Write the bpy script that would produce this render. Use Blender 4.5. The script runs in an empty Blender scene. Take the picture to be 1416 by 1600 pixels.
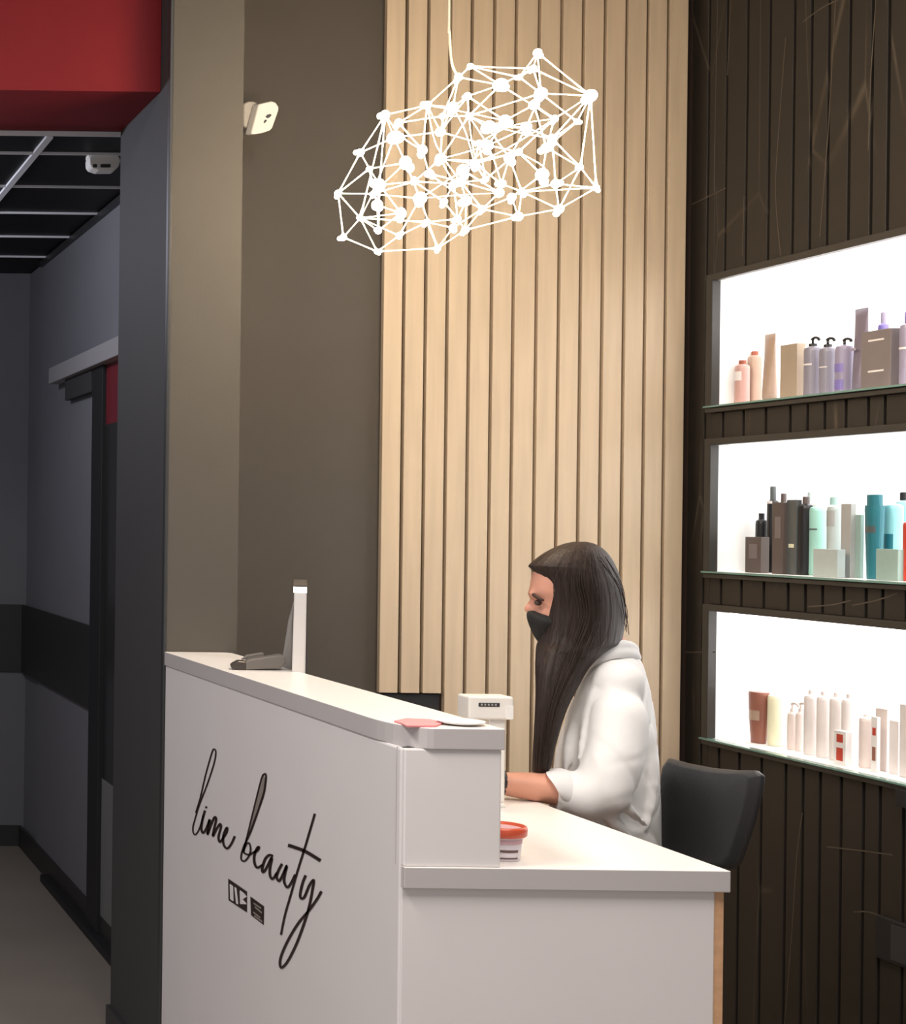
import bpy, bmesh, math, random
from mathutils import Vector, Matrix, noise
R_ = random.Random(7)
sc = bpy.context.scene
COL = sc.collection
PI = math.pi

# ------------------------------------------------------------------ camera, world, exposure
F = 2600.0; CX, CY = -410.0, 805.0; ROLL = 0.012; H = 1.60
cam_d = bpy.data.cameras.new('camera'); cam = bpy.data.objects.new('camera', cam_d); COL.objects.link(cam)
cam.location = (0, 0, H)
cam.rotation_euler = (Matrix.Rotation(PI/2, 3, 'X') @ Matrix.Rotation(ROLL, 3, 'Z')).to_euler()
cam_d.sensor_fit = 'HORIZONTAL'; cam_d.sensor_width = 36
cam_d.lens = F*36/1416
cam_d.shift_x = (708-CX)/1416; cam_d.shift_y = (CY-800)/1416
cam_d.clip_start = 0.05; cam_d.clip_end = 60
sc.camera = cam
sc.view_settings.view_transform = 'Standard'; sc.view_settings.look = 'None'
sc.view_settings.gamma = 1; sc.view_settings.use_curve_mapping = False
sc.view_settings.exposure = 0.27

w = bpy.data.worlds.new('world'); sc.world = w; w.use_nodes = True
w.node_tree.nodes['Background'].inputs[0].default_value = (0.95, 0.92, 0.95, 1)
w.node_tree.nodes['Background'].inputs[1].default_value = 0.50

def area(name, loc, rot, size, power, col, sy=None, spread=None):
    d = bpy.data.lights.new(name, 'AREA'); d.energy = power; d.color = col
    d.shape = 'RECTANGLE'; d.size = size; d.size_y = sy or size
    if spread: d.spread = spread
    o = bpy.data.objects.new(name, d); COL.objects.link(o); o.location = loc; o.rotation_euler = rot
    return o
# unseen ceiling lights of the shop (facing straight down), the left one added as fill, cool light of the corridor
area('ceiling_fill_light', (1.3, 1.5, 3.52), (0, 0, 0), 1.2, 56, (1, .93, .87))
area('ceiling_fill_light', (-.5, 2.4, 3.52), (0, 0, 0), .8, 62, (1, .95, .92))  # unseen light added to brighten the counter's left face
area('ceiling_fill_light', (1.9, 3.0, 3.52), (0, 0, 0), .5, 12, (1, .90, .80))
ld = bpy.data.lights.new('corridor_lamp_light', 'POINT'); ld.energy = 31; ld.color = (.84, .86, 1); ld.shadow_soft_size = .12
lo = bpy.data.objects.new('corridor_lamp_light', ld); COL.objects.link(lo); lo.location = (.15, 6.0, 2.64)

# ------------------------------------------------------------------ photo rays to world points on known planes
def uv(px, py):
    dx, dy = px-CX, py-CY
    return dx*math.cos(ROLL)+dy*math.sin(ROLL), -dx*math.sin(ROLL)+dy*math.cos(ROLL)
def at(px, py, Y):
    u, v = uv(px, py); return Vector((u*Y/F, Y, H-v*Y/F))
def atX(px, py, X):
    u, v = uv(px, py); Y = X*F/u; return Vector((X, Y, H-v*Y/F))
def atZ(px, py, Z):
    u, v = uv(px, py); Y = (H-Z)*F/v; return Vector((u*Y/F, Y, Z))

# ------------------------------------------------------------------ materials
def mat(name, col, rough=.5, metal=0, emit=None, es=0, var=0, scale=6, bump=0, bscale=40, trans=0, alpha=1, spec=None, stretch=None, coat=0, sss=0):
    m = bpy.data.materials.new(name); m.use_nodes = True; nt = m.node_tree; b = nt.nodes['Principled BSDF']
    b.inputs['Base Color'].default_value = (*col, 1); b.inputs['Roughness'].default_value = rough
    b.inputs['Metallic'].default_value = metal
    if spec is not None: b.inputs['Specular IOR Level'].default_value = spec
    if coat: b.inputs['Coat Weight'].default_value = coat
    if trans: b.inputs['Transmission Weight'].default_value = trans
    if sss: b.inputs['Subsurface Weight'].default_value = sss; b.inputs['Subsurface Radius'].default_value = (.02, .008, .005); b.inputs['Subsurface Scale'].default_value = .3
    if alpha < 1: b.inputs['Alpha'].default_value = alpha
    if emit: b.inputs['Emission Color'].default_value = (*emit, 1); b.inputs['Emission Strength'].default_value = es
    tc = nt.nodes.new('ShaderNodeTexCoord'); mp = nt.nodes.new('ShaderNodeMapping')
    nt.links.new(tc.outputs['Object'], mp.inputs['Vector'])
    if stretch: mp.inputs['Scale'].default_value = stretch
    n = nt.nodes.new('ShaderNodeTexNoise'); n.inputs['Scale'].default_value = scale; n.inputs['Detail'].default_value = 5
    nt.links.new(mp.outputs[0], n.inputs['Vector'])
    v = var or .03
    r = nt.nodes.new('ShaderNodeValToRGB')
    r.color_ramp.elements[0].position = .3; r.color_ramp.elements[1].position = .7
    r.color_ramp.elements[0].color = (*[c*(1-v) for c in col], 1)
    r.color_ramp.elements[1].color = (*[min(1, c*(1+v)) for c in col], 1)
    nt.links.new(n.outputs['Fac'], r.inputs[0]); nt.links.new(r.outputs[0], b.inputs['Base Color'])
    if bump:
        n2 = nt.nodes.new('ShaderNodeTexNoise'); n2.inputs['Scale'].default_value = bscale; n2.inputs['Detail'].default_value = 4
        nt.links.new(mp.outputs[0], n2.inputs['Vector'])
        bp = nt.nodes.new('ShaderNodeBump'); bp.inputs['Strength'].default_value = bump; bp.inputs['Distance'].default_value = .01
        nt.links.new(n2.outputs['Fac'], bp.inputs['Height']); nt.links.new(bp.outputs[0], b.inputs['Normal'])
    if es: m.cycles.emission_sampling = 'NONE' if es > 3 else 'AUTO'
    return m

M = {}
M['column'] = mat('taupe_paint', (.074, .064, .050), .7, bump=.05, bscale=200)
M['brown'] = mat('brown_paint', (.078, .066, .054), .75, bump=.05, bscale=200)
M['side'] = mat('shaded_paint', (.034, .032, .032), .75, bump=.05, bscale=200)  # column paint darkened, the shade of its side put into the colour
M['bead'] = mat('corner_bead', (.028, .028, .029), .45)
M['red'] = mat('crimson_paint', (.165, .007, .011), .6, spec=.2)
M['grey'] = mat('grey_paint', (.165, .163, .178), .75, bump=.05, bscale=150)
M['black'] = mat('black_matte', (.010, .010, .011), .6)
M['band'] = mat('black_band', (.022, .021, .020), .5)
M['tile'] = mat('black_ceiling_tile', (.0045, .0045, .005), .5, spec=.15)
M['tbar'] = mat('grey_tbar', (.62, .62, .64), .4)
M['floor'] = mat('floor_vinyl', (.22, .19, .16), .5, var=.08, scale=2)
M['ceil'] = mat('ceiling_paint', (.55, .53, .50), .8)
M['slat'] = mat('pale_oak', (.57, .45, .315), .45, var=.07, scale=5, stretch=(9, 9, .6), bump=.03, bscale=60)
M['backing'] = mat('dark_backing', (.022, .009, .004), .85)
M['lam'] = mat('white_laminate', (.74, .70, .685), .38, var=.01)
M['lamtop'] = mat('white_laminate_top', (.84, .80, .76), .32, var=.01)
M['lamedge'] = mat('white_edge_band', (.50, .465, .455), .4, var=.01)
M['wood'] = mat('raw_chipboard_edge', (.62, .36, .20), .6, var=.1, scale=60)
M['ink'] = mat('dark_vinyl_lettering', (.022, .011, .009), .35)
M['greyfill'] = mat('smoky_grey', (.26, .22, .19), .4)
M['wfr'] = mat('dark_metal_frame', (.032, .029, .025), .4)
M['glassedge'] = mat('green_glass_edge', (.16, .30, .26), .2)
M['niche'] = mat('white_niche', (.92, .92, .92), .6)
M['panel'] = mat('backlit_panel', (.9, .9, .9), .6, emit=(1, .985, .99), es=1.05)
M['led'] = mat('led_strip', (1, 1, 1), .5, emit=(1, .98, .98), es=3)
M['leather'] = mat('black_leatherette', (.030, .031, .034), .42, bump=.12, bscale=350)
M['chrome'] = mat('chrome', (.75, .75, .77), .15, metal=1)
M['plastic'] = mat('black_plastic', (.03, .03, .032), .45)
M['hair'] = mat('dark_brown_hair', (.030, .019, .015), .5, var=.35, scale=5, stretch=(40, 40, 1.0), bump=.18, bscale=6, spec=.22)
M['hairlight'] = mat('brown_hair_strand', (.10, .07, .05), .4)
M['skin'] = mat('skin', (.66, .32, .22), .5, var=.05, scale=20, sss=.15)
M['shirt'] = mat('white_cotton', (.84, .83, .815), .85, var=.02, bump=.10, bscale=9)
M['mask'] = mat('black_mask', (.014, .013, .012), .8)
M['trouser'] = mat('black_denim', (.02, .02, .024), .8, bump=.1, bscale=200)
M['eye'] = mat('eye_dark', (.06, .03, .025), .3)
M['brow'] = mat('eyebrow', (.05, .022, .016), .7)
M['whiteplastic'] = mat('white_plastic', (.80, .77, .72), .35)
M['greyplastic'] = mat('grey_plastic', (.34, .33, .31), .45)
M['silver'] = mat('silver_casing', (.66, .63, .60), .35, metal=.2)
M['silverdark'] = mat('satin_back', (.30, .28, .26), .4, metal=.3)
M['screen'] = mat('lit_screen_edge', (1, 1, 1), .3, emit=(1, 1, .98), es=1.6)
M['dev'] = mat('grey_rubber', (.14, .125, .11), .45)
M['devnose'] = mat('dark_nose', (.045, .035, .03), .25)
M['pink'] = mat('pink_paper', (.72, .26, .27), .6)
M['paper'] = mat('white_paper', (.85, .83, .80), .5)
M['tub'] = mat('white_tub', (.74, .68, .72), .35)
M['orange'] = mat('orange_red_rim', (.66, .10, .045), .35)
M['pinkband'] = mat('pink_print', (.66, .42, .46), .5)
M['print'] = mat('dark_print', (.13, .075, .07), .5)
M['glow'] = mat('glowing_rod', (1, .95, .85), .4, emit=(1, .86, .64), es=2.0)
M['bulb'] = mat('glowing_bulb', (1, .95, .85), .4, emit=(1, .90, .74), es=14)
M['cable'] = mat('clear_cable', (.75, .66, .50), .4)

def veined():
    m = mat('dark_veined_panel', (.019, .0148, .0112), .5, var=.12, scale=3, stretch=(1, 1, .3))
    nt = m.node_tree; b = nt.nodes['Principled BSDF']; src = b.inputs['Base Color'].links[0].from_socket
    tc = nt.nodes['Texture Coordinate']
    mp = nt.nodes.new('ShaderNodeMapping'); mp.inputs['Scale'].default_value = (1, 1.9, .55); mp.inputs['Rotation'].default_value = (.06, 0, 0)
    nt.links.new(tc.outputs['Object'], mp.inputs['Vector'])
    v = nt.nodes.new('ShaderNodeTexVoronoi'); v.feature = 'DISTANCE_TO_EDGE'; v.inputs['Scale'].default_value = 2.1; v.inputs['Randomness'].default_value = .8
    nt.links.new(mp.outputs[0], v.inputs['Vector'])
    r = nt.nodes.new('ShaderNodeValToRGB'); r.color_ramp.elements[0].position = 0; r.color_ramp.elements[1].position = .012
    r.color_ramp.elements[0].color = (1, 1, 1, 1); r.color_ramp.elements[1].color = (0, 0, 0, 1)
    nt.links.new(v.outputs['Distance'], r.inputs[0])
    n = nt.nodes.new('ShaderNodeTexNoise'); n.inputs['Scale'].default_value = 2.6; nt.links.new(tc.outputs['Object'], n.inputs['Vector'])
    r2 = nt.nodes.new('ShaderNodeValToRGB'); r2.color_ramp.elements[0].position = .5; r2.color_ramp.elements[1].position = .62
    nt.links.new(n.outputs['Fac'], r2.inputs[0])
    mu = nt.nodes.new('ShaderNodeMath'); mu.operation = 'MULTIPLY'
    nt.links.new(r.outputs[0], mu.inputs[0]); nt.links.new(r2.outputs[0], mu.inputs[1])
    mx = nt.nodes.new('ShaderNodeMix'); mx.data_type = 'RGBA'
    nt.links.new(mu.outputs[0], mx.inputs[0]); nt.links.new(src, mx.inputs[6]); mx.inputs[7].default_value = (.07, .055, .04, 1)
    nt.links.new(mx.outputs[2], b.inputs['Base Color'])
    return m
M['dark'] = veined()
M['vein'] = mat('tan_vein', (.085, .068, .05), .45)

# ------------------------------------------------------------------ mesh helpers
def box(bm, x0, x1, y0, y1, z0, z1, mtx=None):
    vs = [Vector((x, y, z)) for x in (x0, x1) for y in (y0, y1) for z in (z0, z1)]
    if mtx: vs = [mtx @ v for v in vs]
    v = [bm.verts.new(c) for c in vs]
    for f in ((0, 1, 3, 2), (4, 6, 7, 5), (0, 4, 5, 1), (2, 3, 7, 6), (0, 2, 6, 4), (1, 5, 7, 3)): bm.faces.new([v[i] for i in f])
def B(*a, mtx=None):
    bm = bmesh.new(); box(bm, *a, mtx=mtx); return bm
def frame_of(d):
    d = d.normalized(); a = Vector((0, 0, 1)) if abs(d.z) < .9 else Vector((1, 0, 0))
    x = d.cross(a).normalized(); return x, d.cross(x).normalized()
def tube(bm, pts, r, n=8, cap=True):
    rs = r if isinstance(r, (list, tuple)) else [r]*len(pts)
    rings = []
    for i, p in enumerate(pts):
        d = pts[min(i+1, len(pts)-1)]-pts[max(i-1, 0)]
        x, y = frame_of(d)
        if rings and x.dot(px_) < 0: x, y = -x, -y
        px_ = x
        rings.append([bm.verts.new(p+(x*math.cos(t*2*PI/n)+y*math.sin(t*2*PI/n))*rs[i]) for t in range(n)])
    for a, b in zip(rings, rings[1:]):
        for i in range(n): bm.faces.new((a[i], a[(i+1) % n], b[(i+1) % n], b[i]))
    if cap: bm.faces.new(rings[0][::-1]); bm.faces.new(rings[-1])
def ball(bm, c, r, sc_=(1, 1, 1), seg=12, rot=None):
    m = Matrix.Translation(c) @ (rot.to_4x4() if rot else Matrix()) @ Matrix.Diagonal((r*sc_[0], r*sc_[1], r*sc_[2], 1))
    bmesh.ops.create_uvsphere(bm, u_segments=seg, v_segments=max(6, seg*2//3), radius=1, matrix=m)
def lathe(bm, prof, c=(0, 0, 0), n=24, cap=True, sx=1, sy=1):
    c = Vector(c); rings = []
    for r, z in prof: rings.append([bm.verts.new(c+Vector((r*sx*math.cos(2*PI*i/n), r*sy*math.sin(2*PI*i/n), z))) for i in range(n)])
    for a, b in zip(rings, rings[1:]):
        for i in range(n): bm.faces.new((a[i], a[(i+1) % n], b[(i+1) % n], b[i]))
    if cap: bm.faces.new(rings[0][::-1]); bm.faces.new(rings[-1])
def prism(bm, poly, off):
    a = [bm.verts.new(Vector(p)) for p in poly]; b = [bm.verts.new(Vector(p)+Vector(off)) for p in poly]
    n = len(poly); bm.faces.new(a); bm.faces.new(b[::-1])
    for i in range(n): bm.faces.new((a[i], b[i], b[(i+1) % n], a[(i+1) % n]))
def obj(name, bm, m, parent=None, smooth=False, bevel=0, seg=2, label=None, sub=0):
    bmesh.ops.recalc_face_normals(bm, faces=bm.faces)
    me = bpy.data.meshes.new(name); bm.to_mesh(me); bm.free()
    o = bpy.data.objects.new(name, me); COL.objects.link(o); me.materials.append(m if not isinstance(m, str) else M[m])
    if parent: o.parent = parent; o.matrix_parent_inverse = parent.matrix_basis.inverted()
    if smooth:
        for p in me.polygons: p.use_smooth = True
    if bevel:
        md = o.modifiers.new('bevel', 'BEVEL'); md.width = bevel; md.segments = seg; md.limit_method = 'ANGLE'
    if sub:
        md = o.modifiers.new('sub', 'SUBSURF'); md.levels = sub; md.render_levels = sub
    if label: o['label'] = label
    return o
def thing(name, label, cat, loc=(0, 0, 0), group=None):
    o = bpy.data.objects.new(name, None); COL.objects.link(o); o.location = loc; o.empty_display_size = .05
    o['label'] = label; o['category'] = cat
    if group: o['group'] = group
    return o
def tag(o, label, cat, group=None):
    o['label'] = label; o['category'] = cat
    if group: o['group'] = group
    return o
def struct(name, bm, m, parent=None, bevel=0):
    o = obj(name, bm, m, parent, bevel=bevel)
    if not parent: o['kind'] = 'structure'
    return o
def fused(name, bm, m, parent, voxel=.006, smooth=6, fold=None):
    """union of overlapping closed shapes into one continuous skin"""
    bmesh.ops.recalc_face_normals(bm, faces=bm.faces)
    me = bpy.data.meshes.new('tmp'); bm.to_mesh(me); bm.free()
    t = bpy.data.objects.new('tmp', me); COL.objects.link(t)
    md = t.modifiers.new('r', 'REMESH'); md.mode = 'VOXEL'; md.voxel_size = voxel
    ms = t.modifiers.new('s', 'SMOOTH'); ms.factor = .5; ms.iterations = smooth
    dg = bpy.context.evaluated_depsgraph_get(); dg.update()
    me2 = bpy.data.meshes.new_from_object(t.evaluated_get(dg)); bpy.data.objects.remove(t)
    if fold:
        no = [v.normal.copy() for v in me2.vertices]
        for v, n in zip(me2.vertices, no): v.co = v.co + n*fold(v.co)
    me2.name = name; me2.materials.clear(); me2.materials.append(M[m])
    for p in me2.polygons: p.use_smooth = True
    o = bpy.data.objects.new(name, me2); COL.objects.link(o); o.parent = parent
    o.matrix_parent_inverse = parent.matrix_basis.inverted()
    return o
def spline(pts, n=6, closed=False):
    P = [Vector(p) for p in pts]; out = []; N = len(P)
    for i in range(N-1 if not closed else N):
        if closed: a, b, c, d = P[i-1], P[i], P[(i+1) % N], P[(i+2) % N]
        else: a, b, c, d = P[max(i-1, 0)], P[i], P[i+1], P[min(i+2, N-1)]
        for k in range(n):
            t = k/n
            out.append(.5*((2*b)+(c-a)*t+(2*a-5*b+4*c-d)*t*t+(3*b-a-3*c+d)*t**3))
    if not closed: out.append(P[-1])
    return out

# ------------------------------------------------------------------ key dimensions
XC = 1.184            # left face of counter and column
Y1 = 2.95             # front of the counter
YF = 4.60             # front of the column, far end of counter
YB = 5.11             # back wall
XW = 2.91             # right wall
ZB = 1.237; ZD = .99  # bar top, worktop
XR = 1.405; YE = 8.14; ZC = 2.795; ZBEAM = 2.81; TOP = 3.6

# ------------------------------------------------------------------ structure
struct('floor', B(-3, 3.6, -.5, 8.4, -.1, 0), 'floor')
struct('ceiling', B(-3, 3.6, -.5, 5.3, TOP, TOP+.1), 'ceil')
bm = bmesh.new()
box(bm, XC+.004, 3.3, YB, 5.19, 0, TOP)
struct('wall_back', bm, 'brown')
x2 = at(375, 600, YF).x
struct('wall_column', B(XC, x2, YF, YB-.001, 0, TOP), 'column')
struct('wall_column_side', B(XC-.003, XC, YF+.02, 5.19, 0, TOP-.001), 'side')
struct('trim_column_corner', B(XC-.004, XC+.006, YF-.004, YF+.02, 0, TOP), 'bead', bevel=.003)
struct('baseboard_column', B(XC-.018, XC, YF-.012, 5.19, 0, .09), 'bead', bevel=.003)
struct('wall_red_beam', B(-3, XC-.004, 4.70, 5.185, ZBEAM, TOP), 'red')
struct('trim_beam_edge', B(-3, XC-.004, 5.186, 5.192, ZC-.001, ZBEAM-.001), 'tbar')
# corridor
struct('wall_corridor_back', B(-3, XR+.3, YE, YE+.1, 0, ZC+.1), mat('darker_grey_paint', (.13, .13, .14), .8))
bm = bmesh.new(); box(bm, XR, XR+.2, 5.19, 7.74, 0, ZC); box(bm, XR+.012, XR+.2, 7.74, YE, 0, ZC)
struct('wall_corridor_right', bm, 'grey')
struct('wall_corridor_left', B(-1.1, -1.0, 5.2, YE, 0, ZC), 'grey')
bm = bmesh.new(); yt = [5.20+.5414*i for i in range(6)]
struct('ceiling_corridor', B(-3, XR+.2, 5.2, YE, ZC+.004, ZC+.08), 'tile')
bm = bmesh.new()
for py in (240, 292, 333.5, 370.5, 402):
    y = (ZC-H)*F/-uv(100, py)[1]; box(bm, -1, XR, y-.0045, y+.0045, ZC-.004, ZC+.004)
box(bm, .950, .972, 5.2, YE, ZC-.005, ZC+.004); box(bm, .345, .375, 5.2, YE, ZC-.005, ZC+.004)
struct('trim_ceiling_grid', bm, 'tbar')
struct('trim_wall_corner', B(XR-.015, XR, 5.2, 7.74, ZC-.025, ZC), 'bead')
bm = bmesh.new(); box(bm, -1, XR-.008, YE-.012, YE, .852, 1.18); box(bm, XR-.012, XR, 6.46, YE, .852, 1.18)
struct('trim_band', bm, 'band')
bm = bmesh.new(); box(bm, -1, XR-.008, YE-.012, YE, 0, .10); box(bm, XR-.014, XR, 5.2, YE, 0, .10)
struct('baseboard_corridor', bm, 'band')
struct('trim_floor_track', B(XR-.05, XR-.014, 5.2, 7.35, 0, .03), 'black')

# sliding door in the corridor
d = thing('door_1', 'x', 'door', (XR, 5.9, 0)); del d['label']; del d['category']; d['kind'] = 'structure'
obj('pelmet', B(XR-.055, XR, 5.22, 7.26, 2.188, 2.257), mat('pelmet_grey', (.30, .29, .29), .45), d, bevel=.003)
obj('recess_shade', B(XR-.03, XR, 6.5, 7.02, 2.10, 2.188), 'side', d)  # dark box standing in for the shadowed recess under the pelmet
obj('door_frame', B(XR-.028, XR, 6.31, 6.49, .03, 2.188), 'black', d, bevel=.002)
obj('door_panel', B(XR-.012, XR, 5.22, 6.31, .62, 1.96), mat('dark_glass', (.022, .021, .021), .25), d)
obj('upper_pane', B(XR-.012, XR, 5.22, 6.31, 1.96, 2.188), mat('red_pane', (.16, .012, .020), .3), d)  # upper part of the leaf coloured red
obj('lower_pane', B(XR-.012, XR, 5.22, 6.31, .10, .62), mat('frosted_grey', (.17, .17, .165), .5), d)

# pale slatted panel
sp = thing('slat_panel', 'pale oak vertical slat panel covering the back wall behind the desk', 'wall panel', (2.3, YB, 0))
YS = 5.075
obj('backing', B(at(600, 500, YS).x+.006, XW, YB-.012, YB, 1.09, TOP), 'backing', sp)
obj('backing', B(at(690, 1080, YS).x, XW, YB-.012, YB-.0005, 0, 1.09), 'backing', sp)
gaps = [597, 631, 665, 699, 733, 768, 802, 838, 873, 907, 941, 975, 1008, 1040, 1073]
bm = bmesh.new()
for i in range(len(gaps)-1):
    xa, xb = at(gaps[i], 500, YS).x+.005, at(gaps[i+1], 500, YS).x-.005
    z0 = 1.082 if i < 3 else 0.0
    box(bm, xa, min(xb, XW), YS, YB-.0125, z0, TOP)
obj('slats', bm, 'slat', sp, bevel=.0015)
n_ = obj('wall_recess', B(at(596, 1083, YS).x, at(691, 1083, YS).x-.004, YS+.012, YB, .55, 1.078), 'black', sp, label='black glossy opening below the short slats')

# dark slatted right wall with niches
gy = [XW*F/uv(x, 380)[0] for x in (1105, 1133, 1165, 1200, 1238, 1265, 1292, 1325, 1360, 1386)]
while gy[-1] > 1.6: gy.append(gy[-1]-R_.choice((.1, .085, .07)))
gy = [YB]+gy
YN0, YN1 = 3.45, 4.955     # niche extent in depth
NZ = [(1.960, 2.333), (1.468, 1.843), (.971, 1.350)]
fr = .020
segs_n = [(0, NZ[2][0]-fr), (NZ[2][1]+fr, NZ[1][0]-fr), (NZ[1][1]+fr, NZ[0][0]-fr), (NZ[0][1]+fr, TOP)]
bm = bmesh.new()
for a, b in zip(gy, gy[1:]):
    ya, yb = b+.006, a-.006
    if yb < YN0-.02: box(bm, XW, XW+.02, ya, yb, 0, TOP); continue
    cut = YN1+fr
    if ya >= cut: box(bm, XW, XW+.02, ya, yb, 0, TOP)
    else:
        if yb > cut: box(bm, XW, XW+.02, cut+.001, yb, 0, TOP); yb = cut
        if ya < YN0-fr: box(bm, XW, XW+.02, ya, YN0-fr-.001, 0, TOP); ya = YN0-fr
        for z0, z1 in segs_n: box(bm, XW, XW+.02, ya, yb, z0, z1)
struct('wall_right', bm, 'dark', bevel=.0015)
bm = bmesh.new()
for z0, z1 in segs_n: box(bm, XW+.021, XW+.30, YN0, YN1, z0, z1)
box(bm, XW+.021, XW+.30, YN1+.012, YB, 0, TOP); box(bm, XW+.021, XW+.30, -.5, YN0-.012, 0, TOP)
struct('wall_right_core', bm, mat('groove_black', (.008, .006, .005), .8))
# a few raised tan joints/veins crossing the boards
bm = bmesh.new()
def vein(pts, wpx=2.2):
    P = [atX(x, y, XW-.0004) for x, y in pts]
    P = spline(P, 4)
    a = []; b = []
    for i, p in enumerate(P):
        d_ = (P[min(i+1, len(P)-1)]-P[max(i-1, 0)]).normalized(); n = Vector((0, -d_.z, d_.y))*.0016*wpx/2
        a.append(bm.verts.new(p+n)); b.append(bm.verts.new(p-n))
    for i in range(len(P)-1): bm.faces.new((a[i], a[i+1], b[i+1], b[i]))
for v in ([(1076, 322), (1105, 308), (1134, 294)], [(1116, 300), (1118, 170), (1122, 0)], [(1255, 34), (1285, 12), (1310, 0)],
          [(1281, 370), (1290, 260), (1296, 180), (1306, 0)], [(1220, 400), (1212, 300), (1218, 190), (1228, 58)], [(1160, 400), (1163, 306)],
          [(1357, 235), (1361, 120), (1369, 0)], [(1137, 118), (1142, 0)], [(1071, 1019), (1095, 1019), (1117, 1019)],
          [(1262, 948), (1300, 945), (1330, 938)], [(1332, 946), (1370, 938), (1402, 927)], [(1292, 1323), (1345, 1329), (1395, 1336)],
          [(1226, 1600), (1238, 1450), (1245, 1340), (1254, 1270)], [(1334, 1425), (1358, 1425), (1392, 1437)]):
    vein(v)
struct('trim_wall_veins', bm, 'vein')

# lit wall niches (part of the shop fitting)
for k, (z0, z1) in enumerate(NZ):
    nm = ('top', 'middle', 'bottom')[k]
    t = thing('wall_niche', nm+' of the three lit white display niches in dark wall', 'shelf', (XW, 4.2, z0))
    bm = bmesh.new(); X1 = XW+.27
    box(bm, XW, X1, YN1, YN1+.01, z0, z1); box(bm, XW, X1, YN0-.01, YN0, z0, z1)
    box(bm, XW, X1, YN0, YN1, z1, z1+.01); box(bm, XW, X1, YN0, YN1, z0-.01, z0)
    obj('lining', bm, 'niche', t)
    obj('light_panel', B(X1, X1+.01, YN0, YN1, z0, z1), M['panel'], t, label='backlit white panel')
    bm = bmesh.new(); x0 = XW-.018
    box(bm, x0, XW+.008, YN1-.004, YN1+fr+.008, z0-fr, z1+fr); box(bm, x0, XW-.0005, YN0-fr, YN0, z0-fr, z1+fr)
    box(bm, x0, XW-.0005, YN0, YN1, z1, z1+fr); box(bm, x0, XW-.0005, YN0, YN1, z0-fr, z0-.006)
    obj('frame', bm, 'wfr', t, bevel=.002)
    obj('glass_shelf', B(XW-.026, XW-.0002, YN0, YN1+.024, z0-.005, z0), 'glassedge', t)
    obj('led_strip', B(XW+.03, XW+.05, YN0+.03, YN1-.03, z1-.008, z1-.001), 'led', t)
    area('niche_light', (XW+.20, 4.2, z1-.012), (0, 0, 0), .10, 2.0, (1, .98, .99), sy=1.4)

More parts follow.
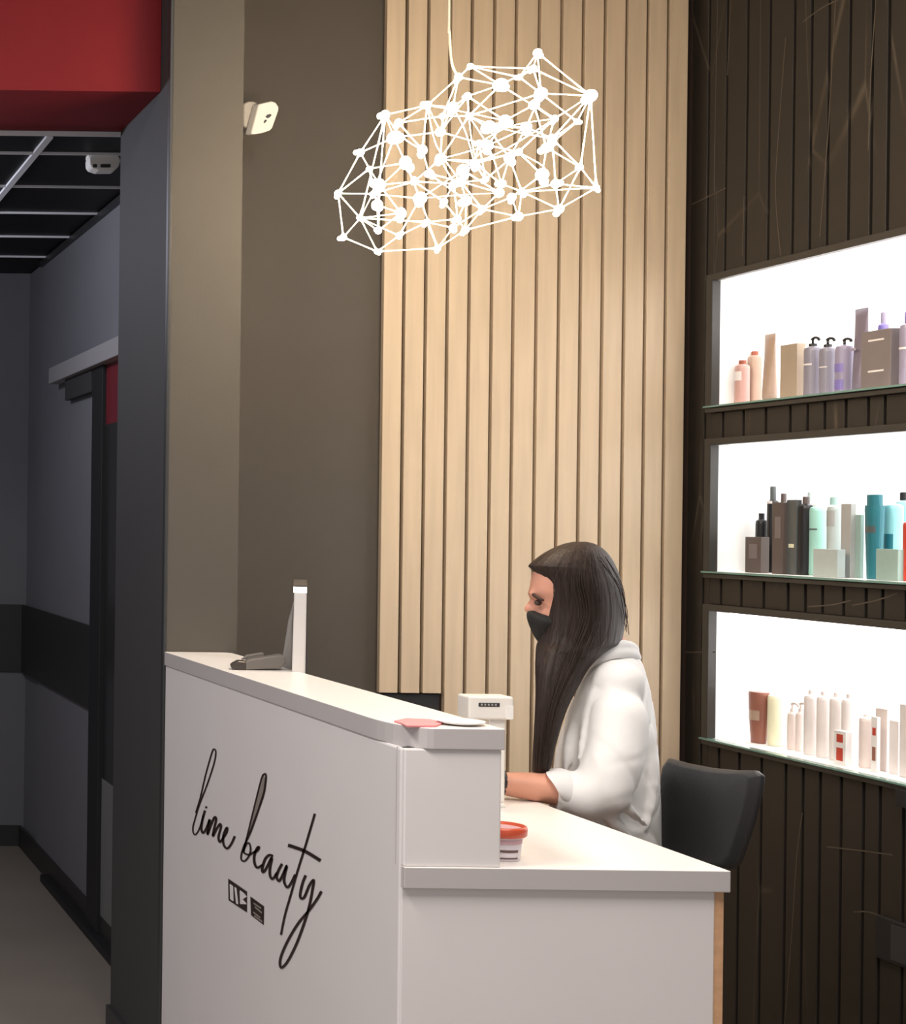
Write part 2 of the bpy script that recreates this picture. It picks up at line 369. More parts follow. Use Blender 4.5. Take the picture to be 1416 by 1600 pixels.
# ------------------------------------------------------------------ products in the niches
col = dict(
 blush=(.56, .33, .29), copper=(.32, .08, .04), tan=(.42, .30, .23), sand=(.40, .32, .24), lilac=(.24, .225, .275), dgrey=(.17, .14, .18), taupe=(.19, .16, .16),
 violet=(.20, .16, .42), lav=(.28, .25, .34), black=(.012, .012, .013), brown=(.10, .075, .068), smoke=(.09, .10, .10), mint=(.34, .62, .54), pale=(.46, .52, .51),
 sage=(.30, .42, .38), teal=(.02, .16, .20), aqua=(.26, .58, .60), red=(.55, .05, .03), ivory=(.80, .74, .72), cream=(.82, .80, .58), rust=(.30, .12, .085),
 white=(.88, .86, .85), rose=(.76, .66, .62), silver=(.38, .38, .37))
PM = {k: mat('product_'+k, v, .35, var=.06, scale=12) for k, v in col.items()}
def product(kind, shelf, xl, xr, ytop, color, label, cat, X=2.99, cap=None, caph=.0, mark=None, group=None, q=.35, pump=None):
    z0 = NZ[shelf][0]+.0003; pc = (xl+xr)/2; W = (xr-xl)*(1.25 if shelf == 2 else 1.15)
    c = atX(pc, ytop, X); Y = c.y; s = F/Y
    h = c.z-z0; t = thing(kind, label, cat, (X, Y, z0), group)
    if kind in ('product_box',):
        dX = q*W/s; wY = (1-q)*W/(s*X/Y); rad = None
        obj('carton', B(X-dX/2, X+dX/2, Y-wY/2, Y+wY/2, z0, z0+h), PM[color], t, bevel=.0012)
        hw = wY/2; fx = X-dX/2
    else:
        r = W/(2*s*math.sqrt(1+(X/Y)**2)); hw = r; fx = X-r
        bm = bmesh.new(); hb = h-caph
        if kind == 'product_tube':       # crimped end on top, cap below
            n = 24; rings = []
            for tt in (0, .12, .3, .5, .7, .9, 1):
                rr = r*(.82 if tt == 0 else .86+.14*tt); fl = max(.12, 1-tt*.9)
                rings.append([bm.verts.new(Vector((X+rr*fl*math.cos(2*PI*i/n), Y+rr*(1+.1*tt)*math.sin(2*PI*i/n), z0+.012+(h-.012)*tt))) for i in range(n)])
            for a, b in zip(rings, rings[1:]):
                for i in range(n): bm.faces.new((a[i], a[(i+1) % n], b[(i+1) % n], b[i]))
            bm.faces.new(rings[0]); bm.faces.new(rings[-1])
            obj('tube_body', bm, PM[color], t, smooth=True)
            bm = bmesh.new(); lathe(bm, [(r*.7, z0), (r*.74, z0+.013)], (X, Y, 0)); obj('cap', bm, PM[cap or color], t)
        elif kind == 'tapered_bottle':
            bm = bmesh.new(); n = 28
            lathe(bm, [(r*.70, z0), (r*.74, z0+.004), (r*.9, z0+hb*.5), (r, z0+hb*.95), (r*.98, z0+hb)], (X, Y, 0), n, sx=.7)
            obj('bottle_body', bm, PM[color], t, smooth=False)
            if caph: bm = bmesh.new(); lathe(bm, [(r*.8, z0+hb), (r*.8, z0+h)], (X, Y, 0), n, sx=.7); obj('cap', bm, PM[cap], t)
        else:
            sh = .012 if hb > .05 else .004
            lathe(bm, [(r*.9, z0), (r, z0+.004), (r, z0+hb-sh), (r*.93, z0+hb-sh*.4), (r*.55, z0+hb)], (X, Y, 0), 28)
            obj('bottle_body', bm, PM[color], t, smooth=False)
            if caph:
                bm = bmesh.new(); lathe(bm, [(r*.5, z0+hb), (r*.5, z0+hb+caph*.9), (r*.44, z0+h)], (X, Y, 0), 20); obj('cap', bm, PM[cap or 'black'], t)
        if pump:
            zt = z0+h; bm = bmesh.new()
            tube(bm, [Vector((X, Y, zt-.002)), Vector((X, Y, zt+.012))], .0035)
            tube(bm, spline([Vector((X, Y+.004, zt+.012)), Vector((X, Y-.008, zt+.016)), Vector((X, Y-.022, zt+.013)), Vector((X, Y-.027, zt+.007))], 4), .004)
            obj('pump', bm, PM[pump], t, smooth=True)
    for (a, b, mc) in (mark or ()):
        g = .0006; bm = bmesh.new()
        if kind == 'product_box' or kind == 'product_tube': box(bm, fx-g, fx-g/4, Y-hw*.55, Y+hw*.5, z0+h*a, z0+h*b)
        else:
            n = 12; A = [PI-.9+1.8*i/n for i in range(n+1)]; sx = .7 if kind == 'tapered_bottle' else 1; rr = (r*(.74+.28*min(1, (a+b)/2)) if kind == 'tapered_bottle' else r*1.01)+g
            vs = [[bm.verts.new(Vector((X+rr*sx*math.cos(t_), Y+rr*math.sin(t_), z0+h*z))) for t_ in A] for z in (a, b)]
            for i in range(n): bm.faces.new((vs[0][i], vs[0][i+1], vs[1][i+1], vs[1][i]))
        obj('printed_label', bm, PM[mc], t)
    return t
bo, bx, tb, ta = 'product_bottle', 'product_box', 'product_tube', 'tapered_bottle'
# top niche
product(bo, 0, 1133, 1154, 563, 'blush', 'blush pink bottle with copper cap at the far end of the top niche', 'bottle', cap='copper', caph=.014, X=3.02)
product(bo, 0, 1150, 1171, 563, 'blush', 'blush pink bottle with copper lid beside the tan bottle, top niche', 'bottle', cap='copper', caph=.012, X=2.975, mark=[(.55, .75, 'ivory')])
product(bo, 0, 1170, 1190, 549, 'tan', 'tan bottle with copper cap between the pink ones and the tall tube', 'bottle', cap='copper', caph=.012, X=3.02)
product(tb, 0, 1191, 1217, 522, 'tan', 'tall beige squeeze tube left of the sand coloured carton', 'tube', X=2.98, cap='sand')
product(bx, 0, 1222, 1257, 538, 'sand', 'plain sand coloured carton in the top niche', 'box', X=2.98)
product(bo, 0, 1258, 1283, 537, 'lilac', 'grey lilac pump bottle right of the sand carton', 'bottle', X=2.98, pump='black', caph=.008, cap='black', mark=[(.6, .63, 'ivory')])
product(bo, 0, 1282, 1306, 538, 'lilac', 'grey lilac pump bottle, second from the sand carton', 'bottle', X=2.98, pump='black', caph=.008, cap='black', mark=[(.55, .57, 'ivory')])
product(bo, 0, 1307, 1333, 539, 'lav', 'grey bottle with dark blue label patches beside the slanted purple one', 'bottle', X=2.98, pump='black', mark=[(.45, .62, 'violet'), (.1, .3, 'violet')])
product(tb, 0, 1332, 1362, 482, 'dgrey', 'tallest dark purple grey tube in the top niche', 'tube', X=2.99, cap='dgrey', mark=[(.5, .53, 'lav')])
product(bx, 0, 1350, 1408, 516, 'taupe', 'large taupe carton with violet side, top niche', 'box', X=2.96, q=.30, mark=[(.82, .85, 'ivory'), (.30, .33, 'ivory')])
product(bo, 0, 1373, 1389, 488, 'violet', 'slim violet bottle standing behind the large taupe carton', 'bottle', X=3.09, caph=.03, cap='lav')
product(bo, 0, 1408, 1436, 487, 'lav', 'lavender bottle cut by the picture edge in the top niche', 'bottle', X=2.97, caph=.03, cap='violet', mark=[(.5, .53, 'ivory')])
# middle niche
product(bo, 1, 1167, 1184, 801, 'black', 'small black bottle behind the low brown box, far one', 'bottle', X=3.04, caph=.018, cap='brown')
product(bo, 1, 1182, 1199, 802, 'black', 'small black bottle behind the low brown box, near one', 'bottle', X=3.03, caph=.018, cap='black')
product(bx, 1, 1167, 1200, 839, 'brown', 'low brown patterned box at the far end of the middle niche', 'box', X=2.97, mark=[(.4, .8, 'taupe')])
product(bo, 1, 1200, 1217, 760, 'black', 'tallest black bottle with pale collar in the middle niche', 'bottle', X=3.03, caph=.04, cap='smoke', mark=[(.80, .83, 'ivory')])
product(bo, 1, 1217, 1233, 771, 'black', 'black bottle with short dark cap behind the tall brown carton', 'bottle', X=3.05, caph=.025, cap='brown')
product(bx, 1, 1209, 1232, 785, 'brown', 'tall brown carton among the black bottles', 'box', X=2.97, mark=[(.5, .8, 'taupe')])
product(bx, 1, 1231, 1252, 781, 'smoke', 'dark smoky glass carton right of the tall brown carton', 'box', X=2.98, mark=[(.36, .41, 'cream')])
product(bo, 1, 1250, 1270, 776, 'black', 'black bottle beside the mint green one', 'bottle', X=2.99, caph=.02, cap='brown')
product(bo, 1, 1266, 1292, 788, 'mint', 'mint green bottle in the middle niche', 'bottle', X=3.01, caph=.006, cap='white', mark=[(.64, .66, 'smoke')])
product(bo, 1, 1258, 1276, 768, 'silver', 'silver grey bottle standing behind the mint green bottle', 'bottle', X=3.11, caph=.03, cap='pale')
product(bo, 1, 1292, 1315, 776, 'mint', 'pale green bottle with dark grey cap, middle niche', 'bottle', X=3.06, caph=.03, cap='sage')
product(bo, 1, 1294, 1318, 789, 'pale', 'pale aqua bottle with grey label squares in middle niche', 'bottle', X=3.0, mark=[(.70, .92, 'silver')])
product(bx, 1, 1316, 1337, 787, 'silver', 'tall pale grey carton right of the aqua bottle', 'box', X=2.98)
product(bx, 1, 1274, 1318, 858, 'pale', 'low pale grey box in front of the mint and aqua bottles', 'box', X=2.945, q=.25)
product(bx, 1, 1336, 1350, 804, 'sage', 'narrow grey green carton left of the teal tube', 'box', X=2.99)
product(ta, 1, 1350, 1385, 773, 'teal', 'dark teal tapered bottle in the middle niche', 'bottle', X=2.97, caph=.028, cap='teal', mark=[(.55, .77, 'smoke')])
product(bo, 1, 1384, 1411, 787, 'aqua', 'light aqua bottle behind the low sage green box', 'bottle', X=3.02, mark=[(.3, .6, 'teal')])
product(bx, 1, 1372, 1412, 858, 'sage', 'low sage green box in front of the aqua bottle', 'box', X=2.945, q=.25)
product(bo, 1, 1401, 1425, 769, 'aqua', 'aqua bottle with wide black cap at the picture edge', 'bottle', X=3.07, caph=.022, cap='black')
product(bo, 1, 1413, 1440, 814, 'red', 'brick red bottle cut off by the picture edge', 'bottle', X=2.97)
# bottom niche
product(bo, 2, 1135, 1147, 1098, 'rose', 'slim rosy white bottle farthest along the bottom niche', 'bottle', X=3.05, caph=.015, cap='ivory')
product(bo, 2, 1145, 1156, 1084, 'ivory', 'slim white bottle with taller neck, far end of bottom niche', 'bottle', X=3.03, caph=.02, cap='rose')
product(bx, 2, 1155, 1169, 1085, 'ivory', 'narrow white carton left of the brown bottle', 'box', X=3.04)
t = product(ta, 2, 1169, 1204, 1081, 'rust', 'reddish brown tapered bottle with handle hole, bottom niche', 'bottle', X=2.99, mark=[(.45, .78, 'tan')])
product(bo, 2, 1203, 1232, 1085, 'cream', 'pale yellow bottle right of the reddish brown one', 'bottle', X=3.01)
product(bo, 2, 1232, 1246, 1107, 'rose', 'short rosy pump bottle right of the yellow bottle', 'bottle', X=3.0, caph=.01, cap='rose', pump='rose')
product(bo, 2, 1245, 1259, 1107, 'rose', 'short rosy pump bottle left of the tall white row', 'bottle', X=3.0, caph=.01, cap='rose', pump='rose')
for i, (a, b, l) in enumerate(((1259, 1280, 'first tall white bottle from the left in a row of four'), (1279, 1300, 'second tall white bottle from the left in a row of four'),
                             (1299, 1319, 'third tall white bottle from the left in a row of four'), (1318, 1342, 'fourth and rightmost tall white bottle in a row of four'))):
    product(bo, 2, a, b, 1078+i*2, 'ivory', l, 'bottle', X=2.99, caph=.012, cap='ivory', group='tall white bottles in the bottom niche')
product(bx, 2, 1306, 1329, 1142, 'white', 'small white carton with red print before the tall white bottles', 'box', X=2.95, mark=[(.66, .90, 'red'), (.12, .50, 'red')])
product(bo, 2, 1345, 1366, 1116, 'rose', 'rosy white bottle between the tall row and the red marked carton', 'bottle', X=2.98, caph=.006, cap='ivory')
product(bx, 2, 1363, 1375, 1120, 'white', 'narrow white carton with small red square', 'box', X=2.955, mark=[(.66, .80, 'red'), (.2, .45, 'rust')])
product(bx, 2, 1371, 1394, 1107, 'rose', 'rosy beige carton standing right of the narrow white carton', 'box', X=2.99)
product(bx, 2, 1392, 1410, 1126, 'ivory', 'lower ivory carton beside the rosy beige carton', 'box', X=2.98)
product(bx, 2, 1409, 1432, 1101, 'ivory', 'tall ivory carton cut by the picture edge, bottom niche', 'box', X=2.97)

# black box on the dark wall, lower right
t = thing('wall_box', 'black box low on the dark panelled wall, behind the counter', 'box', (XW, 4.15, .6))
a = atX(1352, 1428, XW-.04); b_ = atX(1440, 1530, XW-.04)
obj('housing', B(XW-.014, XW-.0005, b_.y, a.y, b_.z+.0, a.z), 'black', t, bevel=.004)
obj('front_plate', B(XW-.016, XW-.0145, b_.y+.01, a.y-.06, b_.z+.01, a.z-.01), 'plastic', t)
t = thing('wall_bracket', 'black bracket at the picture edge under the bottom niche', 'bracket', (XW, 4.1, .85))
a = atX(1405, 1232, XW-.02); b_ = atX(1440, 1268, XW-.02)
obj('plate', B(XW-.03, XW-.0005, b_.y, a.y, b_.z, a.z), 'black', t, bevel=.002)
obj('arm', B(XW-.022, XW-.0005, b_.y, a.y-.03, b_.z-.05, b_.z), 'black', t, bevel=.002)

# ------------------------------------------------------------------ reception counter
ct = thing('reception_counter', 'white L shaped reception counter with raised bar and dark script lettering', 'reception desk', (1.45, 3.7, 0))
xs = 1.366; XD = 1.769; ft = .0375
obj('side_panel', B(XC+.003, XC+.033, Y1+.015, YF-.003, 0, ZB-ft), 'lam', ct, bevel=.004)
obj('end_panel', B(XC+.006, xs-.003, Y1+.006, Y1+.036, ZD, ZB-ft), 'lam', ct, bevel=.003)
obj('front_panel', B(XC+.006, 1.748, Y1+.012, Y1+.036, 0, ZD-.038), 'lam', ct, bevel=.002)
obj('desk_side_panel', B(1.748, 1.765, Y1+.014, YF-.25, 0, ZD-.038), 'wood', ct, label='raw wood coloured side panel')
obj('back_panel', B(XC+.033, 1.748, YF-.03, YF-.004, 0, ZD-.038), 'lam', ct)
def arc(cx, cy, rx, ry, a0, a1, n=8): return [(cx+rx*math.cos(a0+(a1-a0)*i/n), cy+ry*math.sin(a0+(a1-a0)*i/n)) for i in range(n+1)]
poly = [(XC, YF-.002)]+arc(XC+.055, Y1+.15, .055, .15, PI, 1.5*PI)+[(xs, Y1)]+arc(xs-.03, YF-.03, .03, .028, 0, PI/2, 5)
def slab(poly, z0, z1, name):
    bm = bmesh.new(); prism(bm, [(x, y, z0) for x, y in poly], (0, 0, z1-z0))
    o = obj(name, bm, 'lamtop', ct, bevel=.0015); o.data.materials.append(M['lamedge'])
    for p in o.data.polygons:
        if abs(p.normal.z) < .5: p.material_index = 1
    return o
slab(poly, ZB-ft, ZB, 'bar_top')
slab([(XC+.006, Y1), (XD, Y1), (XD, YF-.004), (XC+.034, YF-.004), (XC+.034, Y1+.04), (XC+.006, Y1+.04)], ZD-.038, ZD, 'worktop')
obj('joint_seam', B(XC+.0020, XC+.0045, Y1+.03, Y1+.032, .99, ZB-ft), 'lamedge', ct)

# lettering drawn on the left face
def strokes(name, paths, wid, parent, m='ink', label=None):
    bm = bmesh.new()
    for P in paths:
        wd = wid
        if isinstance(P, tuple): P, wd = P
        Q = spline([(240+x/4, 1140+y/4, 0) for x, y in P], 6); a = []; b = []
        for i, p in enumerate(Q):
            d_ = (Q[min(i+1, len(Q)-1)]-Q[max(i-1, 0)])
            if d_.length < 1e-6: d_ = Vector((1, 0, 0))
            d_.normalize(); n = Vector((-d_.y, d_.x, 0))*wd/2
            for l, s in ((a, 1), (b, -1)):
                q = p+n*s; l.append((atX(q.x, q.y, XC+.0016), atX(q.x, q.y, XC+.0031)))
        va = [(bm.verts.new(f), bm.verts.new(k)) for f, k in a]; vb = [(bm.verts.new(f), bm.verts.new(k)) for f, k in b]
        for i in range(len(Q)-1):
            bm.faces.new((va[i][0], va[i+1][0], vb[i+1][0], vb[i][0]))
            bm.faces.new((va[i][0], va[i][1], va[i+1][1], va[i+1][0])); bm.faces.new((vb[i][0], vb[i+1][0], vb[i+1][1], vb[i][1]))
        for e in (0, -1): bm.faces.new((va[e][0], vb[e][0], vb[e][1], va[e][1]))
    o = obj(name, bm, m, parent, label=label)
    return o
lime = [([(262, 520), (290, 430), (325, 280), (362, 150), (376, 122), (388, 140), (377, 210), (335, 340), (285, 470), (258, 560), (245, 610), (248, 645), (262, 655), (285, 620), (312, 535)], 2.1),
        [(320, 505), (303, 570), (298, 620), (308, 645), (328, 620), (350, 560)], [(326, 480), (330, 490)],
        [(352, 562), (343, 600), (336, 655), (358, 595), (380, 548), (390, 562), (376, 625), (370, 665), (392, 622), (414, 590), (420, 610), (405, 670), (415, 702), (442, 665)],
        [(440, 668), (456, 640), (460, 615), (450, 622), (434, 670), (438, 720), (460, 742), (486, 712), (507, 665)]]
strokes('lettering', lime, 3.4, ct, label='dark script word lime')
beauty = [([(560, 765), (590, 645), (640, 440), (675, 305), (692, 278), (702, 292), (690, 390), (655, 500), (605, 640), (565, 725), (547, 785), (550, 815), (570, 820), (595, 790), (606, 750), (598, 712), (580, 715), (563, 765), (598, 782), (625, 765)], 2.6),
          [(625, 768), (648, 755), (658, 735), (646, 742), (628, 790), (632, 840), (650, 862), (682, 845)],
          [(745, 790), (720, 785), (695, 812), (678, 870), (685, 890), (706, 862), (738, 800), (726, 870), (728, 915), (745, 932), (770, 895)],
          [(802, 838), (780, 880), (768, 920), (785, 945), (810, 900), (832, 850), (820, 900), (815, 950), (835, 985), (858, 960), (885, 905)],
          ([(1007, 525), (950, 720), (900, 880), (860, 1020), (820, 1160), (795, 1282)], 3.2), ([(840, 722), (880, 735), (950, 762), (1042, 818)], 5.2),
          [(950, 910), (930, 960), (915, 1030), (922, 1054), (942, 1045), (972, 975), (1000, 940), (992, 1000), (975, 1090), (950, 1180), (900, 1320), (845, 1435), (805, 1485), (790, 1472), (795, 1420), (835, 1325), (900, 1215), (970, 1130), (1020, 1060), (1048, 1010)]]
strokes('lettering', beauty, 3.9, ct, label='dark script word beauty')
def plate(P, m, lift, parent, name, label=None):
    bm = bmesh.new(); prism(bm, [atX(240+x/4, 1140+y/4, XC+.0032) for x, y in P], (-.0014-lift, 0, 0)); return obj(name, bm, m, parent, label=label)
plate([(693, 290), (700, 300), (688, 390), (652, 505), (603, 635), (590, 660), (600, 610), (642, 445), (677, 310)], 'greyfill', .0, ct, 'loop_reflection')  # reflection inside the loop of the b put in as a grey patch
e1 = plate([(470, 932), (586, 1012), (586, 1142), (472, 1066)], 'ink', .0, ct, 'emblem', 'square dark emblem with light slashes')
plate([(482, 965), (500, 978), (503, 1072), (485, 1060)], 'lam', .0012, e1, 'slash'); plate([(512, 985), (520, 990), (532, 1092), (522, 1085)], 'lam', .0012, e1, 'slash')
plate([(545, 1005), (568, 1022), (586, 1045), (562, 1062), (586, 1092), (548, 1090)], 'lam', .0012, e1, 'slash')
e2 = plate([(608, 1043), (693, 1105), (691, 1220), (613, 1160)], 'ink', .0, ct, 'emblem', 'smaller dark emblem with light lines')
for a_ in ((632, 1082, 676, 1112), (640, 1105, 680, 1140), (630, 1138, 672, 1172), (636, 1160, 684, 1196)):
    plate([(a_[0], a_[1]), (a_[2], a_[3]), (a_[2], a_[3]+9), (a_[0], a_[1]+9)], 'greyfill', .0012, e2, 'line')

# ------------------------------------------------------------------ objects on the counter
# grey hand-held device on the bar
t = thing('card_reader', 'dark grey wedge shaped device with rounded nose on far end of bar', 'device', (1.31, 4.1, ZB))
def prof(P, y, name, m, dy, off=0, bev=.004):
    bm = bmesh.new(); prism(bm, [at(x, yy, y+off) for x, yy in P], (dy*.25, dy, 0)); return obj(name, bm, m, t, bevel=bev, seg=3)
yy = 4.055
prof([(384, 1047), (384, 1034), (392, 1031), (437, 1023.5), (446, 1025), (447, 1036), (441, 1041), (440, 1044.5)], yy, 'device_body', 'dev', .05)
prof([(385, 1034), (372, 1033), (362, 1038.5), (360, 1042), (364, 1046), (374, 1047.2), (385, 1047.4)], yy, 'nose', 'devnose', .05)
prof([(377, 1031), (386, 1024), (410, 1020.2), (413, 1021.5), (412, 1026), (395, 1030)], yy+.05, 'lever', 'dev', .025, bev=.002)
# monitor seen edge-on
t = thing('computer_monitor', 'slim silver monitor seen edge-on, standing behind the bar', 'monitor', (1.42, 4.2, ZD))
e0 = at(466, 980, 4.02); dr = Vector((e0.x, e0.y, 0)).normalized(); nr = Vector((dr.y, -dr.x, 0))
mt = Matrix(((nr.x, dr.x, 0, e0.x), (nr.y, dr.y, 0, e0.y), (0, 0, 1, 0), (0, 0, 0, 1)))
zt = at(470, 917, 4.02).z; zb = ZD+.05
bm = bmesh.new()
a0 = (-.0165, zb); bm_p = [(-.0165, zb), (.0165, zb), (.0165+.002, zt), (-.010, zt)]
prism(bm, [mt @ Vector((x, 0, z)) for x, z in bm_p], dr*.42)
obj('casing', bm, 'silver', t, bevel=.003)
bm = bmesh.new()
prism(bm, [mt @ Vector((x, .14, z)) for x, z in [(-.013, zb+.005), (-.050, zb+.01), (-.047, zb+.12), (-.036, zb+.22), (-.024, zb+.31), (-.011, zb+.36)]], dr*.14)
obj('back_bulge', bm, 'silverdark', t, bevel=.006, seg=3)
bm = bmesh.new(); box(bm, -.012, .0186, -.0006, .42, zt-.014, zt-.0005, mtx=mt); obj('light_bar', bm, 'screen', t)
bm = bmesh.new(); box(bm, -.012, .02, .0, .42, zt+.0, zt+.004, mtx=mt); obj('top_bezel', bm, 'brown', t)
bm = bmesh.new(); box(bm, .0182, .0205, .012, .408, zb+.02, zt-.015, mtx=mt); obj('screen', bm, 'plastic', t)
bm = bmesh.new(); box(bm, -.06, -.05, .16, .26, ZD, zb+.12, mtx=mt); box(bm, -.055, .02, .16, .26, zb+.10, zb+.12, mtx=mt); box(bm, -.08, .06, .13, .29, ZD, ZD+.008, mtx=mt)
obj('stand', bm, 'silver', t, bevel=.003)
# pink note and clear dish
p = [atZ(x, y, ZB+.0003) for x, y in ((616, 1128.5), (635, 1124.5), (672, 1126), (693, 1131), (682, 1136), (636, 1136.5), (626, 1131.5))]
bm = bmesh.new(); prism(bm, p, (0, 0, .003)); tag(obj('paper_card', bm, 'pink'), 'pink paper card lying on the front end of the bar', 'card')
c0 = atZ(724, 1134.5, ZB); bm = bmesh.new()
lathe(bm, [(.020, ZB+.0003), (.034, ZB+.003), (.042, ZB+.007), (.040, ZB+.0075), (.032, ZB+.004), (.018, ZB+.002)], (c0.x+.005, Y1+.06, 0), 32)
tag(obj('shallow_dish', bm, 'paper', smooth=True), 'shallow white dish beside the pink card on the bar', 'dish')
# white device behind the bar
t = thing('receipt_display', 'white boxy device on a pole with dark printed strip, behind bar', 'device', (1.636, 3.6, ZD))
Yd = 3.6; a = at(733, 1088, Yd); b = at(803, 1125, Yd)
obj('housing', B(a.x, b.x, Yd, Yd+.06, b.z, a.z), 'whiteplastic', t, bevel=.005, seg=3)
obj('side_flap', B(b.x-.016, b.x-.002, Yd-.002, Yd+.001, b.z+.002, a.z-.02), 'paper', t)
obj('pole', B(at(767, 1120, Yd).x, at(794, 1120, Yd).x, Yd+.01, Yd+.04, ZD+.006, b.z), 'whiteplastic', t, bevel=.003)
obj('foot', B(a.x+.01, at(784, 1200, Yd).x, Yd-.02, Yd+.08, ZD, ZD+.008), 'whiteplastic', t, bevel=.002)
m0, m1 = at(748, 1098, Yd), at(781, 1104.5, Yd)
ps = obj('printed_strip', B(m0.x, m1.x, Yd-.0012, Yd+.001, m1.z, m0.z), 'plastic', t, bevel=.001)
for k in range(5): obj('glyph', B(m0.x+.0045+k*.0075, m0.x+.0085+k*.0075, Yd-.0018, Yd-.001, m1.z+.0025, m0.z-.002), 'greyplastic', ps)
# tub with orange rim
Yt = Y1+.088; s_ = F/Yt; cc = at(783, 1320, Yt); r0 = 38/s_
t = thing('plastic_tub', 'white tub with orange red rim on worktop beside bar end panel', 'tub', (cc.x, Yt, ZD))
hz = at(783, 1291, Yt).z
bm = bmesh.new(); lathe(bm, [(r0*.70, ZD+.0003), (r0*.73, ZD+.003), (r0*.80, hz-.018), (r0*.86, hz-.017), (r0*.86, hz-.004)], (cc.x, Yt, 0), 36)
obj('tub_body', bm, 'tub', t, smooth=False)
bm = bmesh.new(); lathe(bm, [(r0*.90, hz-.016), (r0*.98, hz-.013), (r0, hz-.001), (r0*.95, hz+.003), (r0*.86, hz+.003), (r0*.84, hz-.003)], (cc.x, Yt, 0), 36); obj('rim', bm, 'orange', t, smooth=True)
bm = bmesh.new(); lathe(bm, [(r0*.83, hz-.002), (r0*.1, hz-.0015)], (cc.x, Yt, 0), 36); obj('lid', bm, 'pinkband', t)
def band(z0, z1, m, a0, a1, rr0, rr1, name):
    bm = bmesh.new(); n = 14
    v = [[bm.verts.new((cc.x+r*math.cos(a0+(a1-a0)*i/n), Yt+r*math.sin(a0+(a1-a0)*i/n), z)) for i in range(n+1)] for z, r in ((z0, rr0), (z1, rr1))]
    for i in range(n): bm.faces.new((v[0][i], v[0][i+1], v[1][i+1], v[1][i]))
    obj(name, bm, m, t)
rz = lambda z: r0*(.73+.07*(z-ZD)/(hz-.018-ZD))+.0007
zl = at(783, 1311, Yt).z
band(zl-.004, zl+.004, 'pinkband', 3.4, 6.2, rz(zl-.004), rz(zl+.004), 'printed_band')
for z, dz, m in ((at(783, 1325, Yt).z, .0022, 'print'), (at(783, 1336, Yt).z, .0012, 'print'), (at(783, 1352, Yt).z, .006, 'print')):
    band(z-dz, z+dz, m, 3.6, 5.25 if dz < .005 else 5.0, rz(z-dz), rz(z+dz), 'printed_band')

# ------------------------------------------------------------------ security sensor and ceiling sensor
t = thing('motion_sensor', 'cream motion sensor on wall beside the taupe column', 'sensor', at(410, 185, 5.0))
Ys = 4.93
ax = Vector((-.02, .06, 0))
bm = bmesh.new(); prism(bm, [at(x, y, Ys) for x, y in ((404.5, 163), (411, 161.5), (425, 158), (431, 160), (436, 167), (435.5, 173), (426, 200), (422, 204), (410, 208), (396, 210), (392.5, 208.5))], (-.012, .022, .002))
obj('housing', bm, 'whiteplastic', t, bevel=.004, seg=3)
bm = bmesh.new(); prism(bm, [at(x, y, Ys+.024) for x, y in ((380, 162), (388, 158), (398, 158), (404, 162), (404, 172), (396, 204), (390, 204), (380, 196))], (-.02, YB-Ys-.024, 0))
obj('mount', bm, mat('mount_grey', (.40, .37, .33), .5), t, bevel=.006, seg=3)
bm = bmesh.new()
for P in (((415, 182), (418, 179), (423, 178), (424.5, 180), (422, 183), (418, 185)), ((412, 191), (414, 187), (417.5, 187.5), (416, 190.5), (413, 192.5))):
    prism(bm, [at(x, y, Ys-.001) for x, y in P], (0, .003, 0))
obj('lens', bm, 'plastic', t)
t = thing('ceiling_sensor', 'white oval sensor on the black corridor ceiling', 'sensor', (1.2, 5.6, ZC))
cs = atZ(161, 241, ZC); Yq = cs.y
P = [(x_+5, y_) for x_, y_ in [(135, 246), (138, 242.5), (146, 240.5), (175, 241), (181, 243.5), (184, 250), (181, 260), (175, 265.5), (150, 265.5), (139, 262), (135.5, 257)]]
bm = bmesh.new(); prism(bm, [at(x, y, Yq) for x, y in P], (0, .07, 0)); obj('housing', bm, 'greyplastic', t, bevel=.006, seg=3)
t.children[0].data.materials[0] = mat('sensor_white', (.72, .70, .67), .45)
obj('base_plate', B(at(140, 240, Yq).x, at(180, 240, Yq).x, Yq+.01, Yq+.06, at(150, 243, Yq).z-.004, ZC+.003), 'whiteplastic', t)
bm = bmesh.new()
for x0, x1 in ((145, 152), (157, 173)): prism(bm, [at(x, y, Yq-.001) for x, y in ((x0, 258), (x0+1, 256.3), (x1-1, 256.3), (x1, 258), (x1, 260), (x1-1, 261.7), (x0+1, 261.7), (x0, 260))], (0, .003, 0))
obj('lens', bm, 'plastic', t)

